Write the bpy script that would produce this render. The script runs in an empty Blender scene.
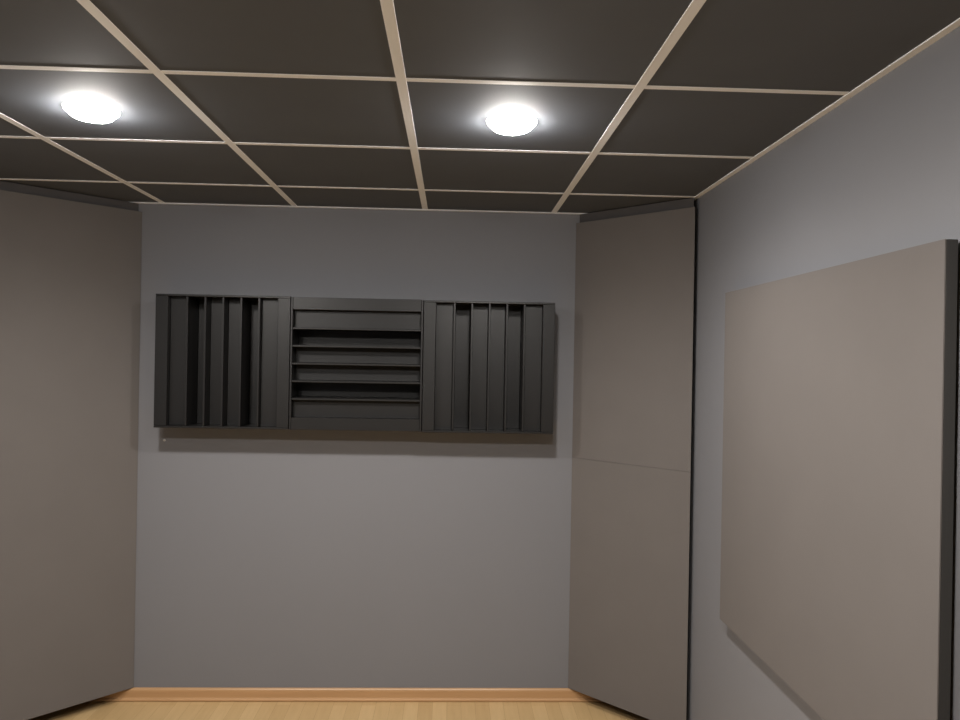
import bpy, bmesh, math, random
from mathutils import Vector, Matrix
C = bpy.context.scene.collection
rnd = random.Random(7)

# ------------------------------------------------------------------ room measurements (metres)
XL, XR = -1.894, 1.012          # left / right wall faces
YB, YF = 3.459, -2.40           # back wall face / wall behind the camera
H = 2.2943                      # underside of the ceiling grid
XBARS = [-1.341, -0.741, -0.141, 0.459]
YBARS = [1.8485 + 0.6 * k for k in range(-6, 3)]
EYE = 1.6

# ------------------------------------------------------------------ materials
def nodes(name):
    m = bpy.data.materials.new(name); m.use_nodes = True
    nt = m.node_tree; nt.nodes.clear()
    out = nt.nodes.new('ShaderNodeOutputMaterial')
    b = nt.nodes.new('ShaderNodeBsdfPrincipled')
    nt.links.new(b.outputs[0], out.inputs[0])
    return m, nt, b

def mix_rgb(nt, fac, c1, c2):
    n = nt.nodes.new('ShaderNodeMix'); n.data_type = 'RGBA'
    n.inputs['A'].default_value = (*c1, 1) if not hasattr(c1, 'is_linked') else (1, 1, 1, 1)
    n.inputs['B'].default_value = (*c2, 1) if not hasattr(c2, 'is_linked') else (1, 1, 1, 1)
    if hasattr(c1, 'is_linked'): nt.links.new(c1, n.inputs['A'])
    if hasattr(c2, 'is_linked'): nt.links.new(c2, n.inputs['B'])
    if hasattr(fac, 'is_linked'): nt.links.new(fac, n.inputs['Factor'])
    else: n.inputs['Factor'].default_value = fac
    return n.outputs['Result']

def noise(nt, vec, scale, detail=3.0, rough=0.5):
    n = nt.nodes.new('ShaderNodeTexNoise'); n.inputs['Scale'].default_value = scale
    n.inputs['Detail'].default_value = detail; n.inputs['Roughness'].default_value = rough
    nt.links.new(vec, n.inputs['Vector']); return n.outputs['Fac']

def coords(nt, scale=(1, 1, 1)):
    t = nt.nodes.new('ShaderNodeTexCoord'); mp = nt.nodes.new('ShaderNodeMapping')
    mp.inputs['Scale'].default_value = scale
    nt.links.new(t.outputs['Object'], mp.inputs['Vector']); return mp.outputs['Vector']

def bump(nt, b, height, strength, dist=0.002):
    n = nt.nodes.new('ShaderNodeBump'); n.inputs['Strength'].default_value = strength
    n.inputs['Distance'].default_value = dist
    nt.links.new(height, n.inputs['Height']); nt.links.new(n.outputs[0], b.inputs['Normal'])

def surf(name, c, rough=0.6, var=0.06, vscale=3.0, bscale=None, bstr=0.1, spec=0.5, stretch=(1, 1, 1), sheen=0.0):
    m, nt, b = nodes(name)
    v = coords(nt, stretch)
    f = noise(nt, v, vscale, 4.0)
    lo = tuple(x * (1 - var) for x in c); hi = tuple(min(1, x * (1 + var)) for x in c)
    nt.links.new(mix_rgb(nt, f, lo, hi), b.inputs['Base Color'])
    b.inputs['Roughness'].default_value = rough
    b.inputs['Specular IOR Level'].default_value = spec
    b.inputs['Sheen Weight'].default_value = sheen
    if bscale: bump(nt, b, noise(nt, v, bscale, 2.0), bstr)
    return m

M = {}
M['wall'] = surf('wall_paint', (0.173, 0.176, 0.190), 0.62, 0.04, 1.5, 260, 0.10, 0.35)
M['fabric'] = surf('taupe_fabric', (0.134, 0.123, 0.117), 0.9, 0.05, 6, 900, 0.25, 0.2)
M['dark_wall'] = surf('low_bounce_wall', (0.05, 0.05, 0.053), 0.7, 0.04, 1.5, 260, 0.1, 0.3)  # unseen wall behind the camera, colour darkened to cut bounce light
M['strip'] = surf('gap_shade_grey', (0.07, 0.066, 0.066), 0.8, 0.05, 5, 300, 0.1, 0.3)  # shade of the gap above the corner panels, put into the colour
M['edge'] = surf('dark_panel_edge', (0.050, 0.049, 0.047), 0.7, 0.08, 5, 300, 0.1, 0.3)
M['tile'] = surf('black_ceiling_tile', (0.073, 0.083, 0.100), 0.80, 0.10, 5, 500, 0.12, 0.8)
M['bar'] = surf('painted_grid_bar', (0.87, 0.90, 0.94), 0.6, 0.03, 4, None, 0, 0.5)
M['black'] = surf('charcoal_wood', (0.0055, 0.0052, 0.0052), 0.41, 0.18, 9, 120, 0.08, 0.55, (1, 1, 0.12))
M['plenum'] = surf('ceiling_slab', (0.03, 0.03, 0.03), 0.9)
M['ring'] = surf('white_plastic', (0.8, 0.8, 0.78), 0.4, 0.01)
M['metal'] = surf('steel', (0.55, 0.55, 0.55), 0.35, 0.03)
M['metal'].node_tree.nodes['Principled BSDF'].inputs['Metallic'].default_value = 0.9
M['speck'] = surf('pale_screw_paint', (0.55, 0.55, 0.57), 0.4, 0.02)

def lamp_material(strength):
    m, nt, b = nodes('lit_lamp_diffuser')
    b.inputs['Base Color'].default_value = (0.9, 0.9, 0.88, 1)
    b.inputs['Emission Color'].default_value = (1.0, 0.948, 0.895, 1)
    b.inputs['Emission Strength'].default_value = strength
    return m
M['lamp'] = lamp_material(400.0)
M['rim'] = lamp_material(40.0); M['rim'].name = 'lamp_bloom_rim'  # rim emission added to imitate bloom and the halo on the tile

def beech():
    m, nt, b = nodes('beech_skirting')
    v = coords(nt, (0.35, 6, 9))
    f = noise(nt, v, 7, 5, 0.6)
    nt.links.new(mix_rgb(nt, f, (0.375, 0.215, 0.098), (0.50, 0.30, 0.148)), b.inputs['Base Color'])
    b.inputs['Roughness'].default_value = 0.4
    return m
M['beech'] = beech()

def laminate():
    m, nt, b = nodes('maple_laminate')
    t = nt.nodes.new('ShaderNodeTexCoord')
    mp = nt.nodes.new('ShaderNodeMapping'); mp.inputs['Rotation'].default_value = (0, 0, math.pi / 2)
    nt.links.new(t.outputs['Object'], mp.inputs['Vector'])
    br = nt.nodes.new('ShaderNodeTexBrick')
    br.inputs['Scale'].default_value = 1.0
    br.inputs['Brick Width'].default_value = 0.62; br.inputs['Row Height'].default_value = 0.065
    br.inputs['Mortar Size'].default_value = 0.0006; br.inputs['Mortar Smooth'].default_value = 0.2
    br.inputs['Bias'].default_value = -0.1
    br.inputs['Color1'].default_value = (0.50, 0.345, 0.170, 1)
    br.inputs['Color2'].default_value = (0.58, 0.415, 0.215, 1)
    br.inputs['Mortar'].default_value = (0.34, 0.22, 0.10, 1)
    nt.links.new(mp.outputs[0], br.inputs['Vector'])
    v = coords(nt, (22, 2.2, 1))
    f = noise(nt, v, 2.2, 5, 0.6)
    g = nt.nodes.new('ShaderNodeMix'); g.data_type = 'RGBA'; g.blend_type = 'MULTIPLY'
    g.inputs['Factor'].default_value = 1.0
    nt.links.new(br.outputs['Color'], g.inputs['A'])
    nt.links.new(mix_rgb(nt, f, (0.84, 0.80, 0.74), (1.08, 1.08, 1.08)), g.inputs['B'])
    nt.links.new(g.outputs['Result'], b.inputs['Base Color'])
    b.inputs['Roughness'].default_value = 0.38
    return m
M['floor'] = laminate()

# ------------------------------------------------------------------ mesh helpers
def obj(name, bm, mat, parent=None, bevel=0.0, segs=2, smooth=False):
    bmesh.ops.recalc_face_normals(bm, faces=bm.faces)
    if bevel:
        bmesh.ops.bevel(bm, geom=list(bm.edges), offset=bevel, segments=segs, affect='EDGES', clamp_overlap=True)
    if smooth:
        for f in bm.faces: f.smooth = True
    me = bpy.data.meshes.new(name); bm.to_mesh(me); bm.free()
    me.materials.append(mat)
    o = bpy.data.objects.new(name, me); C.objects.link(o)
    if parent is not None: o.parent = parent
    return o

def add_box(bm, x0, x1, y0, y1, z0, z1):
    v = [bm.verts.new(p) for p in ((x0, y0, z0), (x1, y0, z0), (x1, y1, z0), (x0, y1, z0), (x0, y0, z1), (x1, y0, z1), (x1, y1, z1), (x0, y1, z1))]
    for f in ((0, 3, 2, 1), (4, 5, 6, 7), (0, 1, 5, 4), (1, 2, 6, 5), (2, 3, 7, 6), (3, 0, 4, 7)):
        bm.faces.new([v[i] for i in f])
    return bm

def box(*a): return add_box(bmesh.new(), *a)

def prism(pts, z0, z1):
    """vertical prism over a plan polygon"""
    bm = bmesh.new()
    lo = [bm.verts.new((x, y, z0)) for x, y in pts]; hi = [bm.verts.new((x, y, z1)) for x, y in pts]
    bm.faces.new(lo[::-1]); bm.faces.new(hi)
    n = len(pts)
    for i in range(n):
        bm.faces.new((lo[i], lo[(i + 1) % n], hi[(i + 1) % n], hi[i]))
    return bm

def sweep(profile, p0, p1, normal):
    """extrude a (depth, height) profile from p0 to p1 along a wall whose inward normal is given"""
    bm = bmesh.new(); n = Vector((normal[0], normal[1], 0))
    rings = []
    for p in (p0, p1):
        rings.append([bm.verts.new((p[0] + n.x * d, p[1] + n.y * d, z)) for d, z in profile])
    k = len(profile)
    for i in range(k):
        bm.faces.new((rings[0][i], rings[0][(i + 1) % k], rings[1][(i + 1) % k], rings[1][i]))
    bm.faces.new(rings[0][::-1]); bm.faces.new(rings[1])
    return bm

def lathe(profile, segs=48):
    bm = bmesh.new(); rings = []
    for r, z in profile:
        if r < 1e-6: rings.append([bm.verts.new((0, 0, z))])
        else: rings.append([bm.verts.new((r * math.cos(2 * math.pi * i / segs), r * math.sin(2 * math.pi * i / segs), z)) for i in range(segs)])
    for a, b in zip(rings, rings[1:]):
        for i in range(segs):
            j = (i + 1) % segs
            if len(a) == 1: bm.faces.new((a[0], b[j], b[i]))
            elif len(b) == 1: bm.faces.new((a[i], a[j], b[0]))
            else: bm.faces.new((a[i], a[j], b[j], b[i]))
    return bm

def thing(name, label, cat, loc=(0, 0, 0), group=None):
    o = bpy.data.objects.new(name, None); C.objects.link(o)
    o.location = loc; o.empty_display_size = 0.1
    o['label'] = label; o['category'] = cat
    if group: o['group'] = group
    return o

def struct(name, bm, mat, **k):
    o = obj(name, bm, mat, **k); o['kind'] = 'structure'; return o

def dup(root, loc, label):
    r = root.copy(); C.objects.link(r); r.location = loc; r['label'] = label
    for ch in list(root.children):
        c = ch.copy(); C.objects.link(c); c.parent = r
        for g in ch.children:
            d = g.copy(); C.objects.link(d); d.parent = c
    return r

# ------------------------------------------------------------------ setting
T = 0.12
struct('floor', box(XL - T, XR + T, YF - T, YB + T, -0.1, 0.009), M['floor'])
struct('wall_back', box(XL - T, XR + T, YB, YB + T, 0.009, H + 0.12), M['wall'])
struct('wall_right', box(XR, XR + T, YF, YB, 0.009, H + 0.12), M['wall'])
struct('wall_left', box(XL - T, XL, YF, YB, 0.009, H + 0.12), M['wall'])
struct('wall_front', box(XL - T, XR + T, YF - T, YF, 0.009, H + 0.12), M['dark_wall'])
prof = [(0, 0.0105), (0.019, 0.0105), (0.0205, 0.0145), (0.0195, 0.019), (0.014, 0.023), (0.0125, 0.027), (0.0125, 0.054), (0.011, 0.061), (0.007, 0.066), (0, 0.067)]
struct('baseboard_back', sweep(prof, (XL, YB), (XR, YB), (0, -1)), M['beech'])
struct('baseboard_right', sweep(prof, (XR, YF), (XR, YB - 0.021), (-1, 0)), M['beech'])
struct('baseboard_left', sweep(prof, (XL, YF), (XL, YB - 0.021), (1, 0)), M['beech'])

# suspended ceiling: slab, tiles and grid bars
ceil = struct('ceiling', box(XL - T, XR + T, YF - T, YB + T, H + 0.06, H + 0.16), M['plenum'])
BW = 0.013
xs = [XL] + XBARS + [XR]; ys = [YF] + YBARS + [YB]
for i in range(len(xs) - 1):
    for j in range(len(ys) - 1):
        x0, x1, y0, y1 = xs[i] + 0.004, xs[i + 1] - 0.004, ys[j] + 0.004, ys[j + 1] - 0.004
        obj('ceiling_tile', box(x0, x1, y0, y1, H + 0.0015, H + 0.0155), M['tile'], ceil)
def bar_bm(x0, x1, y0, y1):
    bm = box(x0, x1, y0, y1, H, H + 0.002)                       # flange
    return bm
for x in XBARS:
    obj('main_grid_bar', bar_bm(x - BW, x + BW, YF, YB), M['bar'], ceil, bevel=0.0008, segs=1)
for y in YBARS:
    for i in range(len(xs) - 1):
        a = xs[i] + (BW if i else 0.018); b = xs[i + 1] - (BW if i < len(xs) - 2 else 0.018)
        obj('cross_grid_bar', bar_bm(a, b, y - 0.011, y + 0.011), M['bar'], ceil, bevel=0.0008, segs=1)
struct('trim_right', box(XR - 0.020, XR, YF, YB, H - 0.0015, H + 0.02), M['bar'])
struct('trim_left', box(XL, XL + 0.020, YF, YB, H - 0.0015, H + 0.02), M['bar'])
struct('trim_back', box(XL + 0.02, XR - 0.02, YB - 0.020, YB, H - 0.0015, H + 0.02), M['bar'])

# ------------------------------------------------------------------ downlights
def make_light(loc, label):
    t = thing('ceiling_downlight', label, 'ceiling light', loc, 'round downlights in the tiled ceiling')
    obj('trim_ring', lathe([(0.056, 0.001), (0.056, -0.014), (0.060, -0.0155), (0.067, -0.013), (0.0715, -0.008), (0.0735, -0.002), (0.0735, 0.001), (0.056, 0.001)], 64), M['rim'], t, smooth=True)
    pr = [(0.0595, -0.0145), (0.0595, -0.017)]
    for k in range(1, 11):
        a = k / 10 * math.pi / 2
        pr.append((0.0595 * math.cos(a) ** 0.8 if k < 10 else 0.0, -0.017 - 0.016 * math.sin(a)))
    obj('lamp_diffuser', lathe(pr, 64), M['lamp'], t, smooth=True)
    return t
LX, LZ = (-1.041, 0.159), H + 0.004
L0 = make_light((LX[0], 2.1485, LZ), 'round glowing white downlight in the dark ceiling tile above the left corner panel')
dup(L0, (LX[1], 2.1485, LZ), 'round glowing white downlight in the ceiling tile in front of the middle slatted diffuser')
dup(L0, (LX[0], 0.9485, LZ), 'round glowing white downlight in the second row, left side behind the first')
dup(L0, (LX[1], 0.9485, LZ), 'round glowing white downlight in the second row, right side behind the first')

for x in LX:
    for y in (2.1485, 0.9485):
        ld = bpy.data.lights.new('downlight_beam', 'SPOT')
        ld.energy = 62.0; ld.color = (1.0, 0.948, 0.895); ld.spot_size = math.radians(166); ld.spot_blend = 0.70
        ld.shadow_soft_size = 0.045
        lo = bpy.data.objects.new('downlight_beam', ld); C.objects.link(lo); lo.location = (x, y, LZ - 0.044)

# ------------------------------------------------------------------ slatted sound diffusers on the back wall
DW, DH, DD = 0.588, 0.590, 0.152          # width, height, depth
def make_diffuser(loc, label, rot):
    t = thing('wall_mounted_sound_diffuser', label, 'sound diffuser', loc, 'slatted black sound diffusers on the back wall')
    def part(name, x0, x1, d0, d1, z0, z1, bev=0.0012, parent=t):
        """d = distance in front of the wall; rot turns the unit a quarter turn"""
        if rot:
            x0, x1, z0, z1 = z0, z1, x0, x1
        return obj(name, box(x0, x1, -d1, -d0, z0, z1), M['black'], parent, bevel=bev, segs=1)
    w, h, b = DW / 2, DH / 2, 0.009
    if rot: w, h = h - 0.001, w - 0.001
    part('back_board', -w, w, 0.001, 0.007, -h, h)
    part('edge_board', -w, w, 0.0071, DD, h - b, h)
    part('edge_board', -w, w, 0.0071, DD, -h, -h + b)
    zi = h - b - 0.0002
    pitch, fin = 0.0785, 0.009
    e = 3 * pitch + fin / 2
    for s in (-1, 1):
        part('end_block', min(s * e, s * w), max(s * e, s * w), 0.0072, DD - 0.0005, -zi, zi)
    for k in range(-2, 3):
        part('fin', k * pitch - fin / 2, k * pitch + fin / 2, 0.0072, DD - 0.001, -zi, zi)
    for k, q in enumerate((1, 4, 2, 2, 4, 1)):
        x0 = (k - 3) * pitch + fin / 2 + 0.0003; x1 = (k - 2) * pitch - fin / 2 - 0.0003
        if k == 0: x0 = -e + 0.0003
        if k == 5: x1 = e - 0.0003
        d = max(0.012, DD - 0.0345 * q)
        part('well_panel', x0, x1, 0.0074, d, -zi + 0.0003, zi - 0.0003)
    return t
UX = [-1.018, -0.4285, 0.161]; UZ = (1.573, 1.571, 1.5685)
make_diffuser((UX[0], YB, UZ[0]), 'charcoal sound diffuser with upright slats, beside the left corner panel', False)
make_diffuser((UX[1], YB, UZ[1]), 'charcoal sound diffuser with horizontal shelf-like slats, middle of the row', True)
make_diffuser((UX[2], YB, UZ[2]), 'charcoal sound diffuser with upright slats, beside the stacked right corner panels', False)

# small pale screw head on the wall just under the first diffuser
o = obj('mounting_screw', lathe([(0.0, -0.004), (0.0035, -0.004), (0.0058, -0.002), (0.0058, 0.0), (0.0, 0.0)], 16), M['speck'])
o.location = (-1.3205, YB - 0.0002, 1.206); o.rotation_euler = (-math.pi / 2, 0, 0)
o['label'] = 'tiny pale screw head in the wall under the left diffuser'; o['category'] = 'screw'

# ------------------------------------------------------------------ corner bass traps
def corner_panel(label, pin, pout, side, z0, z1, name='corner_acoustic_panel', group=None, top=False):
    """pin: front edge on the back wall; pout: front edge by the side wall; ends mitred parallel to the walls"""
    t = thing(name, label, 'acoustic panel', (0, 0, 0), group)
    pi, po = Vector(pin), Vector(pout)
    u = (po - pi).normalized(); n = Vector((-u.y, u.x)) if side > 0 else Vector((u.y, -u.x))   # towards the corner
    if n.y < 0: n = -n
    th, fb = 0.095, 0.006
    def plan(a, b):
        # at depth a..b behind the front face, mitred ends
        ca = u.x; q = []
        for d in (a, b):
            q.append((pi + n * d + u * (d * n.y / abs(u.y)), po + n * d - u * (d * abs(n.x) / abs(u.x))))
        return [tuple(q[0][0]), tuple(q[0][1]), tuple(q[1][1]), tuple(q[1][0])]
    fr = obj('panel_frame', prism(plan(fb, th), z0 + 0.001, z1 - 0.001), M['edge'], t)
    fr['label'] = 'dark panel edge'
    obj('fabric_face', prism(plan(0, fb - 0.0002), z0, z1), M['fabric'], t, bevel=0.0008, segs=1)
    if top:      # added strip, its dark tone standing in for the shaded gap above
        tp = obj('gap_shade_strip', prism(plan(0.012, 0.030), z1 - 0.0009, H - 0.002), M['strip'], t)
        tp['label'] = 'added dark grey strip for the shaded gap under the ceiling'
    # hidden timber brackets that hold the panel to the two walls
    mid = (pi + po) / 2
    for z in (z0 + 0.15, z1 - 0.15):
        a = mid + n * (th + 0.0005)
        q = [a - u * 0.02, a + u * 0.02]
        yb = YB - 0.0005
        pts = [tuple(q[0]), tuple(q[1]), (q[1].x, yb), (q[0].x, yb)]
        obj('wall_bracket', prism(pts, z - 0.02, z + 0.02), M['edge'], t)
    return t
IN_R, OUT_R = (0.5665, YB - 0.003), (0.9915, YB - 0.430)
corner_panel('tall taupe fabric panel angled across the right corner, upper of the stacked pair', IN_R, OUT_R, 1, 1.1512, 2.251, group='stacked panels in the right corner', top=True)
corner_panel('tall taupe fabric panel angled across the right corner, lower of the stacked pair', IN_R, OUT_R, 1, 0.0685, 1.1505, group='stacked panels in the right corner')
IN_L, OUT_L = (-1.438, YB - 0.004), (-1.876, YB - 0.440)
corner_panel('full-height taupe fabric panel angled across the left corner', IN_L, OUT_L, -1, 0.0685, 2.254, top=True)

# ------------------------------------------------------------------ square panel on the right wall
t = thing('wall_acoustic_panel', 'large square taupe fabric panel hung on the right wall', 'acoustic panel', (XR, 2.03, 1.27))
y0, y1, z0, z1 = 1.438 - 2.03, 2.630 - 2.03, 0.684 - 1.27, 1.858 - 1.27
FX, BX = -0.0365, -0.0095
obj('fabric_face', box(FX, FX + 0.003, y0, y1, z0, z1), M['fabric'], t, bevel=0.0012, segs=2)
fr = obj('panel_frame', box(FX + 0.0032, BX, y0 + 0.0005, y1 - 0.0005, z0 + 0.0005, z1 - 0.0005), M['edge'], t, bevel=0.001, segs=1)
fr['label'] = 'dark grey panel edge'
for yy in (y0 + 0.3, y1 - 0.3):
    for zz in (z0 + 0.25, z1 - 0.25):
        obj('wall_bracket', box(BX + 0.0002, -0.0003, yy - 0.03, yy + 0.03, zz - 0.02, zz + 0.02), M['metal'], t)

# ------------------------------------------------------------------ camera
cam = bpy.data.cameras.new('camera'); co = bpy.data.objects.new('camera', cam); C.objects.link(co)
yaw, pitch, roll, f = -3.66e-2, 2e-4, -1.76e-2, 740.0
R = Matrix.Rotation(yaw, 3, 'Z') @ Matrix.Rotation(pitch, 3, 'X') @ Matrix.Rotation(roll, 3, 'Y')
r, fw, up = R.col[0], R.col[1], R.col[2]
m = Matrix.Identity(4)
for i in range(3):
    m[i][0], m[i][1], m[i][2] = r[i], up[i], -fw[i]
m.translation = (0, 0, EYE)
co.matrix_world = m
cam.sensor_fit = 'HORIZONTAL'; cam.sensor_width = 36.0; cam.lens = 36.0 * f / 960.0
cam.clip_start = 0.02
bpy.context.scene.camera = co

# ------------------------------------------------------------------ world and colour
w = bpy.data.worlds.new('world'); bpy.context.scene.world = w; w.use_nodes = True
bg = w.node_tree.nodes['Background']; bg.inputs[0].default_value = (0.9, 0.95, 1.0, 1); bg.inputs[1].default_value = 0.0
sc = bpy.context.scene
sc.view_settings.view_transform = 'Standard'
sc.view_settings.look = 'None'
sc.view_settings.exposure = -0.24
sc.view_settings.gamma = 1.0
